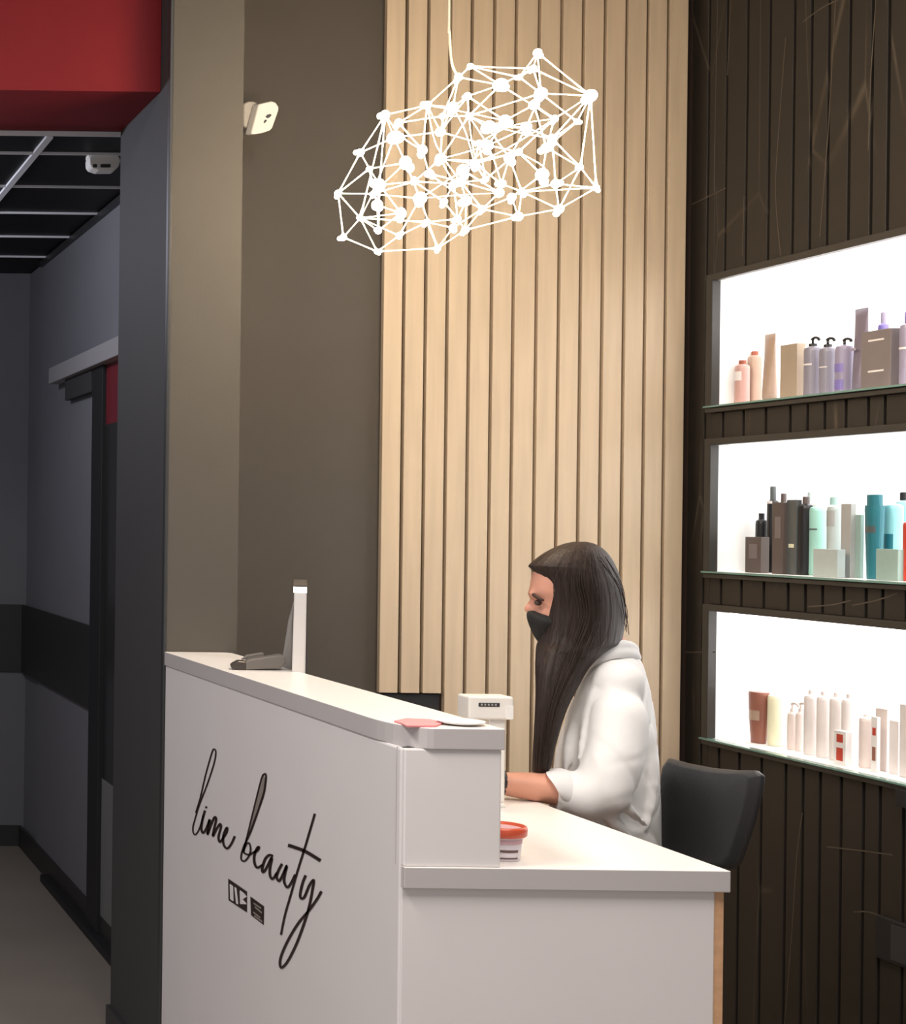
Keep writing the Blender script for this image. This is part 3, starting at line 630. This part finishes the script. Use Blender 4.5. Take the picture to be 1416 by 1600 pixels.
# ------------------------------------------------------------------ chandelier
YC = 4.0
ch = thing('chandelier', 'glowing cluster chandelier of thin rods and small lamps', 'chandelier', at(730, 240, YC))
nodes = [(137, 742, 0), (160, 937, 0), (235, 562, 0), (275, 633, .08), (235, 852, -.05), (310, 1000, 0), (578, 985, .03), (315, 908, .1), (407, 930, -.1), (345, 395, 0),
 (385, 495, -.08), (405, 430, .1), (532, 352, 0), (670, 228, 0), (722, 180, .05), (710, 312, -.1), (855, 262, -.05), (940, 228, .05), (1000, 190, -.05), (1020, 120, 0),
 (1035, 300, .08), (1255, 310, 0), (1095, 412, -.1), (1195, 425, .1), (1085, 500, .05), (1060, 540, -.12), (1210, 627, .04), (1280, 718, -.04), (1115, 812, 0), (935, 845, 0),
 (775, 812, -.06), (700, 905, .03), (645, 895, -.08), (665, 855, .1), (530, 870, -.05), (500, 765, -.14), (415, 830, .06), (320, 705, .12), (290, 745, -.12), (310, 795, .05),
 (435, 607, -.14), (510, 550, .04), (590, 470, -.1), (600, 400, .1), (645, 360, -.04), (800, 450, .14), (875, 420, -.12), (970, 450, .1), (800, 530, -.15), (935, 560, .0),
 (895, 585, .16), (1040, 660, -.1), (1100, 700, .06), (950, 735, .1), (850, 740, -.14), (790, 680, .06), (690, 640, -.16), (590, 590, .15), (540, 655, .0), (475, 690, .13),
 (605, 780, .14), (705, 775, -.02), (650, 700, .1), (740, 610, .1), (715, 400, .12), (860, 700, .14), (760, 520, .02), (680, 690, -.05), (905, 760, -.03), (1005, 350, -.14)]
NP = [at(480+x/2.832, 40+y/2.832, YC+d_) for x, y, d_ in nodes]
idx = {(x, y): i for i, (x, y, d_) in enumerate(nodes)}
def ni(x, y): return min(range(len(nodes)), key=lambda i: (nodes[i][0]-x)**2+(nodes[i][1]-y)**2)
E = set()
for a, b in (((137, 742), (235, 562)), ((137, 742), (275, 633)), ((137, 742), (290, 745)), ((137, 742), (160, 937)), ((137, 742), (235, 852)), ((235, 562), (345, 395)), ((235, 562), (385, 495)),
             ((235, 562), (275, 633)), ((160, 937), (235, 852)), ((235, 852), (310, 1000)), ((310, 1000), (578, 985)), ((578, 985), (500, 765)), ((1020, 120), (1255, 310)), ((1000, 190), (1255, 310)),
             ((1020, 120), (1000, 190)), ((722, 180), (1000, 190)), ((722, 180), (940, 228)), ((722, 180), (670, 228)), ((670, 228), (855, 262)), ((1255, 310), (1210, 627)), ((1255, 310), (1280, 718)),
             ((1210, 627), (1280, 718)), ((1210, 627), (1115, 812)), ((1280, 718), (950, 735)), ((1115, 812), (935, 845)), ((1115, 812), (1100, 700)), ((935, 845), (775, 812)), ((775, 812), (700, 905)),
             ((1255, 310), (1195, 425)), ((1255, 310), (1095, 412)), ((1195, 425), (1035, 300)), ((1195, 425), (1085, 500)), ((1195, 425), (1060, 540)), ((345, 395), (235, 852)), ((345, 395), (320, 705)),
             ((385, 495), (290, 745)), ((1060, 540), (1210, 627)), ((235, 852), (415, 830)), ((235, 852), (315, 908)), ((670, 228), (600, 400)), ((670, 228), (645, 360)), ((710, 312), (855, 262)),
             ((710, 312), (715, 400)), ((855, 262), (715, 400)), ((855, 262), (1095, 412)), ((1000, 190), (1035, 300)), ((1035, 300), (970, 450)), ((1035, 300), (760, 420)), ((935, 845), (950, 735)), ((1115, 812), (950, 735)),
             ((530, 870), (235, 852)), ((530, 870), (665, 855)), ((532, 352), (590, 470)), ((532, 352), (405, 430)), ((385, 495), (590, 470)), ((275, 633), (435, 607)), ((290, 745), (475, 690)), ((310, 795), (275, 633))):
    i, j = ni(*a), ni(*b)
    if i != j: E.add((min(i, j), max(i, j)))
for i in range(len(NP)):
    for j in sorted(range(len(NP)), key=lambda j: (NP[i]-NP[j]).length)[1:4]:
        E.add((min(i, j), max(i, j)))
bm = bmesh.new()
for i, j in sorted(E):
    a, b = NP[i], NP[j]; m_ = (a+b)/2
    tube(bm, [a, a.lerp(b, .12), m_, a.lerp(b, .88), b], [.0050, .0019, .0014, .0019, .0050], 6)
inner_ = [i for i, q_ in enumerate(nodes) if 300 < q_[0] < 1100 and 330 < q_[1] < 850]
for k in range(34):
    a, b = (NP[i] for i in R_.sample(inner_, 2))
    if .07 < (a-b).length < .24:
        mid_ = (a+b)/2+Vector((R_.uniform(-.02, .02), R_.uniform(-.04, .04), R_.uniform(-.02, .02)))
        tube(bm, spline([a, mid_, b], 4), .0013, 5)
obj('rods', bm, 'glow', ch, smooth=True)
lm = None; big = {(385, 495), (855, 262), (1255, 310), (500, 765), (1035, 300), (800, 450), (1040, 660)}
for i, p in enumerate(NP):
    if lm is None:
        bm = bmesh.new(); ball(bm, Vector((0, 0, 0)), .0085, seg=14); ball(bm, Vector((.007, 0, .006)), .006, seg=10); o = obj('lamp', bm, 'bulb', ch, smooth=True); lm = o
    else:
        o = lm.copy(); COL.objects.link(o); o.parent = ch
    o.matrix_parent_inverse = ch.matrix_basis.inverted(); o.location = p
    per_ = not (300 < nodes[i][0] < 1120 and 330 < nodes[i][1] < 850); s = 1.75 if (nodes[i][0], nodes[i][1]) in big else (R_.uniform(.75, 1.15) if per_ else R_.uniform(.9, 1.7)); o.scale = (s, s, s*R_.uniform(.9, 1.2)); o.rotation_euler = (R_.random()*3, R_.random()*3, R_.random()*6)
bm = bmesh.new(); ct_ = NP[13]
tube(bm, spline([ct_, at(706, 98, YC), at(702.5, 50, YC), at(702, 0, YC), Vector((at(702, 0, YC).x, YC, TOP-.02))], 6), .0028, 6); obj('cable', bm, 'cable', ch, smooth=True)
bm = bmesh.new(); q = Vector((at(702, 0, YC).x, YC, 0)); lathe(bm, [(.06, TOP-.03), (.065, TOP-.002)], q, 24); obj('ceiling_rose', bm, 'chrome', ch)
for (px, py, e) in ((640, 270, 7.5), (760, 210, 7.5), (850, 200, 6)):
    ld = bpy.data.lights.new('chandelier_light', 'POINT'); ld.energy = e*1.5; ld.color = (1, .80, .56); ld.shadow_soft_size = .07
    lo = bpy.data.objects.new('chandelier_light', ld); COL.objects.link(lo); lo.location = at(px, py, YC)

# ------------------------------------------------------------------ chair
XCH = 2.20
chair = thing('office_chair', 'black padded office chair behind the seated person', 'chair', (2.02, 3.75, 0))
bm = bmesh.new()
c = [(1045, 1184), (1070, 1191), (1110, 1199), (1150, 1203), (1178, 1203), (1187, 1210), (1184, 1235), (1172, 1285), (1152, 1345), (1140, 1358), (1100, 1352), (1050, 1342), (1034, 1330), (1029, 1290), (1031, 1230), (1036, 1196)]
P = [atX(x, y, XCH) for x, y in c]
ctr = sum(P, Vector())/len(P)
front = [bm.verts.new(p) for p in P]
inner = [bm.verts.new(ctr+(p-ctr)*.90+Vector((-.012, 0, 0))) for p in P]
midv = bm.verts.new(ctr+Vector((-.006, 0, 0)))
back = [bm.verts.new(p+Vector((.014, 0, -.003))) for p in P]
n = len(P)
for i in range(n):
    j = (i+1) % n
    bm.faces.new((front[i], front[j], inner[j], inner[i])); bm.faces.new((inner[i], inner[j], midv)); bm.faces.new((front[j], front[i], back[i], back[j]))
bm.faces.new(back)
obj('backrest', bm, 'leather', chair, smooth=True, bevel=.004, seg=3)
bm = bmesh.new(); box(bm, 1.80, 2.14, 3.60, 3.97, .63, .70); obj('seat', bm, 'leather', chair, bevel=.03, seg=4, smooth=True)
bm = bmesh.new(); tube(bm, spline([Vector((2.0, 3.80, .62)), Vector((2.15, 3.80, .61)), Vector((2.205, 3.80, .70)), Vector((2.218, 3.80, .86)), Vector((2.225, 3.80, .95))], 6), .018, 10); obj('back_bar', bm, 'plastic', chair, smooth=True)
bm = bmesh.new(); tube(bm, [Vector((2.02, 3.74, .12)), Vector((2.02, 3.74, .63))], .025, 16); obj('gas_lift', bm, 'chrome', chair, smooth=True)
bm = bmesh.new(); tube(bm, [Vector((2.02+.2*math.cos(a_*PI/16), 3.74+.2*math.sin(a_*PI/16), .26)) for a_ in range(33)], .010, 8); tube(bm, [Vector((1.82, 3.74, .26)), Vector((2.22, 3.74, .26))], .008, 8); obj('foot_ring', bm, 'chrome', chair, smooth=True)
for k in range(5):
    an = k*2*PI/5+.3; dd = Vector((math.cos(an), math.sin(an), 0)); o_ = Vector((2.02, 3.74, 0))
    bm = bmesh.new(); tube(bm, [o_+Vector((0, 0, .11)), o_+dd*.28+Vector((0, 0, .075))], [.022, .014], 8); lg = obj('leg', bm, 'plastic', chair, smooth=True)
    bm = bmesh.new(); cxx = frame_of(dd)[0]; tube(bm, [o_+dd*.27+Vector((0, 0, .03))-cxx*.015, o_+dd*.27+Vector((0, 0, .03))+cxx*.015], .03, 16); tube(bm, [o_+dd*.27+Vector((0, 0, .03)), o_+dd*.27+Vector((0, 0, .08))], .008, 6); obj('castor', bm, 'plastic', lg)

# ------------------------------------------------------------------ person
pr = thing('person', 'person with long dark hair, black face mask and white shirt seated at counter', 'person', (2.0, 3.8, .7))
def loft(bm, secs, n=32, p=2.0, ridge=0, rn=14, seed=0):
    """secs: (y_px, x_left, x_right, Y centre, half thickness along the line of sight)"""
    rings = []
    for (yy, xl, xr, Yc, b) in secs:
        ring = []
        for i in range(n):
            t_ = 2*PI*i/n; cx, sx = math.cos(t_), math.sin(t_)
            ex = 2/p; cc_ = math.copysign(abs(cx)**ex, cx); ss = math.copysign(abs(sx)**ex, sx)
            k = 1+ridge*(.6*math.sin(rn*t_+seed)+.4*math.sin((rn*1.7)*t_+1.3+seed+yy*.004)) if ridge else 1
            ring.append(bm.verts.new(at((xl+xr)/2+(xr-xl)/2*cc_*k, yy, Yc+b*ss*k)))
        rings.append(ring)
    for a, b in zip(rings, rings[1:]):
        for i in range(n): bm.faces.new((a[i], a[(i+1) % n], b[(i+1) % n], b[i]))
    bm.faces.new(rings[0][::-1]); bm.faces.new(rings[-1])
def dens(secs, m=4):
    s = spline([Vector((a[0], a[1], a[2])) for a in secs], m); s2 = spline([Vector((a[3], a[4], 0)) for a in secs], m)
    return [(p_.x, p_.y, p_.z, q_.x, max(q_.y, .004)) for p_, q_ in zip(s, s2)]
def cap_(bm, pts, rs, n=14):
    """chain of points (px, py, Y) with metric radii"""
    P = [at(*p_) if len(p_) == 3 and p_[0] > 50 else Vector(p_) for p_ in pts]
    tube(bm, P, rs, n)
    for p_, r in zip(P, rs): ball(bm, p_, r, seg=n)
YH = 3.80
bm = bmesh.new()
head = [(856, 888, 925, YH, .03), (862, 868, 938, YH, .05), (874, 848, 952, YH, .064), (888, 835, 960, YH, .072), (902, 830, 965, YH, .076), (914, 828, 966, YH, .076), (924, 826.5, 966, YH, .075),
        (931, 828, 965, YH, .073), (938, 833, 962, YH, .071), (946, 834, 958, YH, .069), (956, 832, 952, YH, .066), (968, 831, 945, YH, .062), (980, 832, 936, YH, .056), (992, 836, 925, YH, .046), (1001, 843, 908, YH, .032), (1004, 852, 895, YH, .02)]
loft(bm, dens(head, 3), 36)
# nose, brow, lips
cap_(bm, [(838, 934, YH), (831, 943, YH), (826, 951, YH), (835, 957, YH)], [.007, .0085, .0105, .009], 12)
cap_(bm, [(834, 956, YH-.011), (838, 957, YH-.014)], [.0065, .006], 10); cap_(bm, [(834, 956, YH+.011), (838, 957, YH+.014)], [.0065, .006], 10)
cap_(bm, [(833, 928, YH-.03), (831, 927, YH), (833, 928, YH+.03)], [.008, .009, .008], 10)
cap_(bm, [(836, 972, YH-.015), (834, 972, YH), (836, 972, YH+.015)], [.006, .008, .006], 10)
ball(bm, at(905, 945, YH-.073), .022, (.55, .35, 1.2)); ball(bm, at(905, 945, YH+.073), .022, (.55, .35, 1.2))
cap_(bm, [(918, 975, YH+.01), (940, 1010, YH+.03), (958, 1045, 3.85)], [.052, .052, .058], 16)
# torso core and limbs
loft(bm, dens([(1038, 930, 984, 3.85, .055), (1070, 918, 994, 3.85, .12), (1120, 895, 1008, 3.85, .14), (1200, 885, 1012, 3.85, .13), (1290, 890, 1018, 3.85, .13), (1370, 888, 1022, 3.85, .15), (1440, 890, 1022, 3.85, .15)], 3), 28)
hipL, hipR = Vector((1.98, 3.73, .78)), Vector((2.02, 3.92, .78))
kneeL, kneeR = Vector((1.60, 3.84, .66)), Vector((1.64, 4.05, .66))
ankL, ankR = Vector((1.74, 3.74, .30)), Vector((1.78, 3.98, .14))
for h_, k_, a_ in ((hipL, kneeL, Vector((1.80, 3.69, .345))), (hipR, kneeR, Vector((1.86, 3.88, .345)))):
    cap_(bm, [h_, h_.lerp(k_, .5), k_], [.082, .070, .055]); cap_(bm, [k_, k_.lerp(a_, .35), a_], [.052, .050, .034])
    cap_(bm, [a_, a_+Vector((-.10, .04, -.045))], [.034, .026])
def arm(S, Eb, Wr, hand_dir, up, lat):
    cap_(bm, [S, S.lerp(Eb, .5)+Vector((.035, 0, .0)), Eb], [.042, .034, .034]); cap_(bm, [Eb, Eb.lerp(Wr, .35), Eb.lerp(Wr, .75), Wr], [.035, .036, .029, .0235])
    hd = hand_dir.normalized(); lt = lat.normalized(); pc_ = Wr+hd*.045
    cap_(bm, [Wr, Wr+hd*.03, Wr+hd*.07], [.022, .021, .018], 12)
    for k in range(4):
        o0 = Wr+hd*.035+lt*(-.021+.014*k); o1 = Wr+hd*(.082-.004*abs(k-1.4))+lt*(-.030+.020*k); L = (.070, .078, .072, .058)[k]
        cap_(bm, [o0, o1], [.013, .0095], 10)
        k1 = o1+hd*L*.45+up*.006; k2 = k1+hd*L*.3-up*.010; k3 = k2+hd*L*.2-up*.016
        cap_(bm, [o1, k1, k2, k3], [.0088, .0082, .0074, .0066], 10)
    t0 = Wr+hd*.022-lt*.018; t1 = t0+hd*.026-lt*.026-up*.003; t2 = t1+hd*.026-lt*.010-up*.006
    cap_(bm, [t0, t1, t2], [.013, .0095, .0078], 10)
UP = Vector((0, 0, 1))
WL = at(774, 1223, 3.69); EL = at(915, 1238, 3.66); SL = at(962, 1085, 3.72)
WR_ = Vector((1.90, 3.93, .885)); ER = at(925, 1262, 4.02); SR = at(962, 1085, 3.99)
arm(SL, EL, WL, Vector((-1, .18, -.02)), UP, Vector((-.18, -1, 0))*-1)
arm(SR, ER, WR_, Vector((-1, -.05, -.22)), UP, Vector((.05, -1, 0)))
body = fused('body', bm, 'skin', pr, .005, 3)
# eyes, brows
for s in (-1, 1):
    bm = bmesh.new(); ball(bm, at(841, 941.5, YH+s*.047), .0085, (1, .9, .8), 12); obj('eye', bm, 'eye', pr, smooth=True)
    bm = bmesh.new(); P = [(831, 926.5, YH+s*.022), (835, 930, YH+s*.042), (842, 935, YH+s*.058), (850, 938, YH+s*.068)]
    tube(bm, [at(*q_) for q_ in P], [.0025, .0042, .0042, .002], 8); obj('eyebrow', bm, 'brow', pr, smooth=True)
# mask
bm = bmesh.new()
loft(bm, dens([(954, 826, 842, YH, .018), (958, 823, 858, YH, .040), (964, 823, 885, YH, .058), (972, 825, 900, YH, .066), (980, 828, 905, YH, .063), (990, 832.5, 900, YH, .054), (998, 837, 890, YH, .043), (1005, 843, 880, YH, .030), (1008, 850, 870, YH, .018)], 3), 32)
fused('face_mask', bm, 'mask', pr, .0035, 2)
# hair
bm = bmesh.new()
hs = [(846.5, 896, 917, YH, .012), (850, 880, 930, YH, .034), (857, 863, 942, YH, .056), (866, 847, 951, YH, .070), (876, 834, 958, YH, .080), (884, 826, 962, YH, .085), (888, 829, 964, YH, .087), (896, 836, 967, YH, .089), (910, 846, 971, YH, .091),
      (930, 849, 975, YH, .092), (950, 849.5, 977, YH, .092), (975, 847, 976, YH-.005, .090), (998, 842, 973, YH-.012, .086), (1008, 838.5, 968, YH-.02, .082), (1016, 837.5, 952, YH-.035, .074), (1026, 837, 938, YH-.05, .062), (1045, 836.5, 920, YH-.07, .052),
      (1075, 837, 903, YH-.085, .046), (1110, 836, 886, YH-.095, .042), (1150, 834, 873, YH-.10, .038), (1190, 832, 863, YH-.10, .034), (1206, 832, 859, YH-.10, .030), (1213, 836, 855, YH-.10, .02)]
loft(bm, dens(hs, 5), 220, 2.15, ridge=.006, rn=29)
obj('hair', bm, 'hair', pr, smooth=True)
bm = bmesh.new()
for k in range(30):
    a0 = R_.uniform(-.1, 1.0); x0 = 905+R_.uniform(-30, 25); 
    e = 1 if k % 3 else (2 if k % 6 else 0)
    if e == 0: pts = [(930+R_.uniform(0, 20), 870, YH-.075), (968+R_.uniform(-6, 5), 915, YH-.06), (977+R_.uniform(-4, 6), 955, YH-.04), (979+R_.uniform(-6, 6), 985+R_.uniform(-15, 12), YH-.02)]
    elif e == 1:
        f_ = R_.uniform(.1, .95); pts = [(895+f_*30, 856+f_*6, YH-.05-.02*f_), (858+f_*75, 905, YH-.094), (856+f_*90, 960, YH-.097), (846+f_*75, 1020, YH-.125+.02*f_), (838+f_*38, 1110, YH-.142), (835+f_*22, 1204, YH-.136)]
    else:
        f_ = R_.uniform(.5, 1); pts = [(900+f_*35, 860, YH-.07), (890+f_*62, 920, YH-.093), (880+f_*75, 975, YH-.096), (872+f_*56, 1030, YH-.12)]
    tube(bm, spline([at(*q_) for q_ in pts], 6), .0008, 5)
obj('loose_strands', bm, 'hair', pr, smooth=True)
# shirt
bm = bmesh.new()
ts = [(1022, 940, 992, 3.85, .060), (1030, 932, 999, 3.85, .085), (1045, 922, 1006, 3.85, .125), (1062, 913, 1011, 3.85, .160), (1090, 900, 1018, 3.85, .182), (1130, 884, 1024, 3.85, .178), (1170, 872, 1027, 3.85, .16), (1210, 866, 1029, 3.85, .158), (1250, 860, 1031, 3.85, .158),
      (1290, 862, 1032, 3.85, .158), (1340, 872, 1033, 3.85, .162), (1400, 872, 1034, 3.85, .168), (1438, 874, 1034, 3.85, .168)]
loft(bm, dens(ts, 3), 40, 2.2)
cap_(bm, [(966, 1068, 3.70), (968, 1120, 3.665), (962, 1180, 3.645), (945, 1232, 3.64)], [.050, .056, .058, .058], 18)
cap_(bm, [(945, 1232, 3.64), (918, 1243, 3.65), (900, 1240, 3.665)], [.056, .052, .046], 18)
cap_(bm, [(966, 1068, 4.0), (966, 1120, 4.03), (955, 1180, 4.04), (938, 1240, 4.03), (915, 1275, 4.0)], [.046, .050, .052, .048, .042], 18)
# rolled cuff, collar, folds
def ring(c_, ax_, r, t_, n=20, sx=1):
    x, y = frame_of(ax_); pts = [c_+(x*math.cos(i*2*PI/n)+y*math.sin(i*2*PI/n)*sx)*r for i in range(n+1)]
    tube(bm, pts, t_, 8)
cx_ = at(868, 1236, 3.675)
ring(cx_, Vector((-1, .1, -.12)), .040, .008); ring(cx_+Vector((.018, 0, 0)), Vector((-1, .1, -.12)), .042, .009)
col_pts = [(927, 1027, 3.82), (934, 1018, 3.775), (948, 1010, 3.76), (968, 1007, 3.77), (984, 1009, 3.80), (991, 1015, 3.85), (984, 1015, 3.90), (965, 1011, 3.92), (943, 1014, 3.90), (930, 1022, 3.86)]
CP = spline([at(*q_) for q_ in col_pts], 4, closed=True); 
CP2 = [p_+Vector((.002, 0, -.018)) for p_ in CP]
for P, r in (([(930, 1180, 3.62), (950, 1222, 3.60), (980, 1262, 3.62), (1010, 1290, 3.70)], .012), ([(990, 1085, 3.69), (994, 1130, 3.67), (985, 1190, 3.66), (965, 1235, 3.65)], .010),
             ([(990, 1060, 3.70), (1002, 1110, 3.69), (1000, 1160, 3.70), (985, 1225, 3.68)], .011), ([(1012, 1110, 3.76), (1018, 1170, 3.75), (1018, 1240, 3.74), (1008, 1300, 3.72)], .012),
             ([(935, 1255, 3.62), (960, 1285, 3.64), (990, 1318, 3.68)], .014), ([(903, 1120, 3.74), (890, 1160, 3.73), (884, 1205, 3.72)], .010), ([(928, 1090, 3.70), (915, 1140, 3.69), (905, 1190, 3.68)], .009)):
    Q = spline([at(*q_) for q_ in P], 5); k = len(Q); tube(bm, Q, [r*(.35+.65*math.sin(PI*(i+.5)/k)) for i in range(k)], 8)
def fold(co):
    q_ = Vector((co.x*5.0, co.y*5.0, co.z*3.2)); q_ = q_+Vector((co.z*2.5, 0, 0))
    d1 = Vector((co.x*9+co.z*5, co.y*9-co.z*3, co.z*2.0)); d2 = Vector((co.x*6-co.z*9, co.y*6+co.z*4, co.z*5))
    k_ = min(1, max(0, (co.x-1.86)/.07))
    return k_*(noise.noise(q_)*.004-max(0, .16-abs(noise.noise(d1)))*.022-max(0, .12-abs(noise.noise(d2)))*.018)+.004
fused('shirt', bm, 'shirt', pr, .006, 14, fold)
bm = bmesh.new(); tube(bm, CP+[CP[0]], .0115, 10); tube(bm, CP2+[CP2[0]], .014, 10)
fused('collar', bm, 'shirt', pr, .004, 4)
bm = bmesh.new(); rings = []
for (x_, y_, dx_, dy_, k_) in ((884, 1236, 14, 26, .80), (872, 1235, 17, 27, .88), (869.5, 1235, 18, 28.5, 1.0), (873, 1236, 19, 31, 1.06), (888, 1239, 19, 36, 1.08), (903, 1241, 18.5, 39, 1.08), (909, 1242, 18, 38, 1.0), (907, 1242, 16, 32, .85)):
    rings.append([bm.verts.new(at(x_+dx_*math.cos(i*PI/16)+.8*math.sin(i*.9), y_+dy_*math.cos(i*PI/16), 3.668+.044*k_*math.sin(i*PI/16))) for i in range(32)])
for a, b in zip(rings, rings[1:]):
    for i in range(32): bm.faces.new((a[i], a[(i+1) % 32], b[(i+1) % 32], b[i]))
obj('cuff', bm, 'shirt', pr, smooth=True, sub=1)
# open sleeve end: thin dark gap is left by the forearm; trousers and shoes
bm = bmesh.new()
loft(bm, [(1380, 880, 1030, 3.85, .165), (1440, 880, 1032, 3.85, .17), (1475, 885, 1028, 3.85, .165)], 32)
for h_, k_, a_ in ((hipL, kneeL, Vector((1.80, 3.69, .345))), (hipR, kneeR, Vector((1.86, 3.88, .345)))):
    cap_(bm, [h_, h_.lerp(k_, .5), k_], [.090, .078, .063]); cap_(bm, [k_, k_.lerp(a_, .35), a_+Vector((0, 0, .03))], [.061, .059, .045])
fused('trousers', bm, 'trouser', pr, .008, 4)
for a_ in (Vector((1.80, 3.69, .345)), Vector((1.86, 3.88, .345))):
    bm = bmesh.new(); cap_(bm, [a_+Vector((.02, -.01, -.02)), a_+Vector((-.05, .02, -.035)), a_+Vector((-.15, .06, -.045))], [.040, .036, .030], 14); fused('shoe', bm, 'whiteplastic', pr, .006, 3)
bm = bmesh.new(); ax_ = (WL-EL); ring(WL+Vector((.016, 0, 0)), ax_, .0250, .004, 24); obj('wristband', bm, 'plastic', pr, smooth=True)
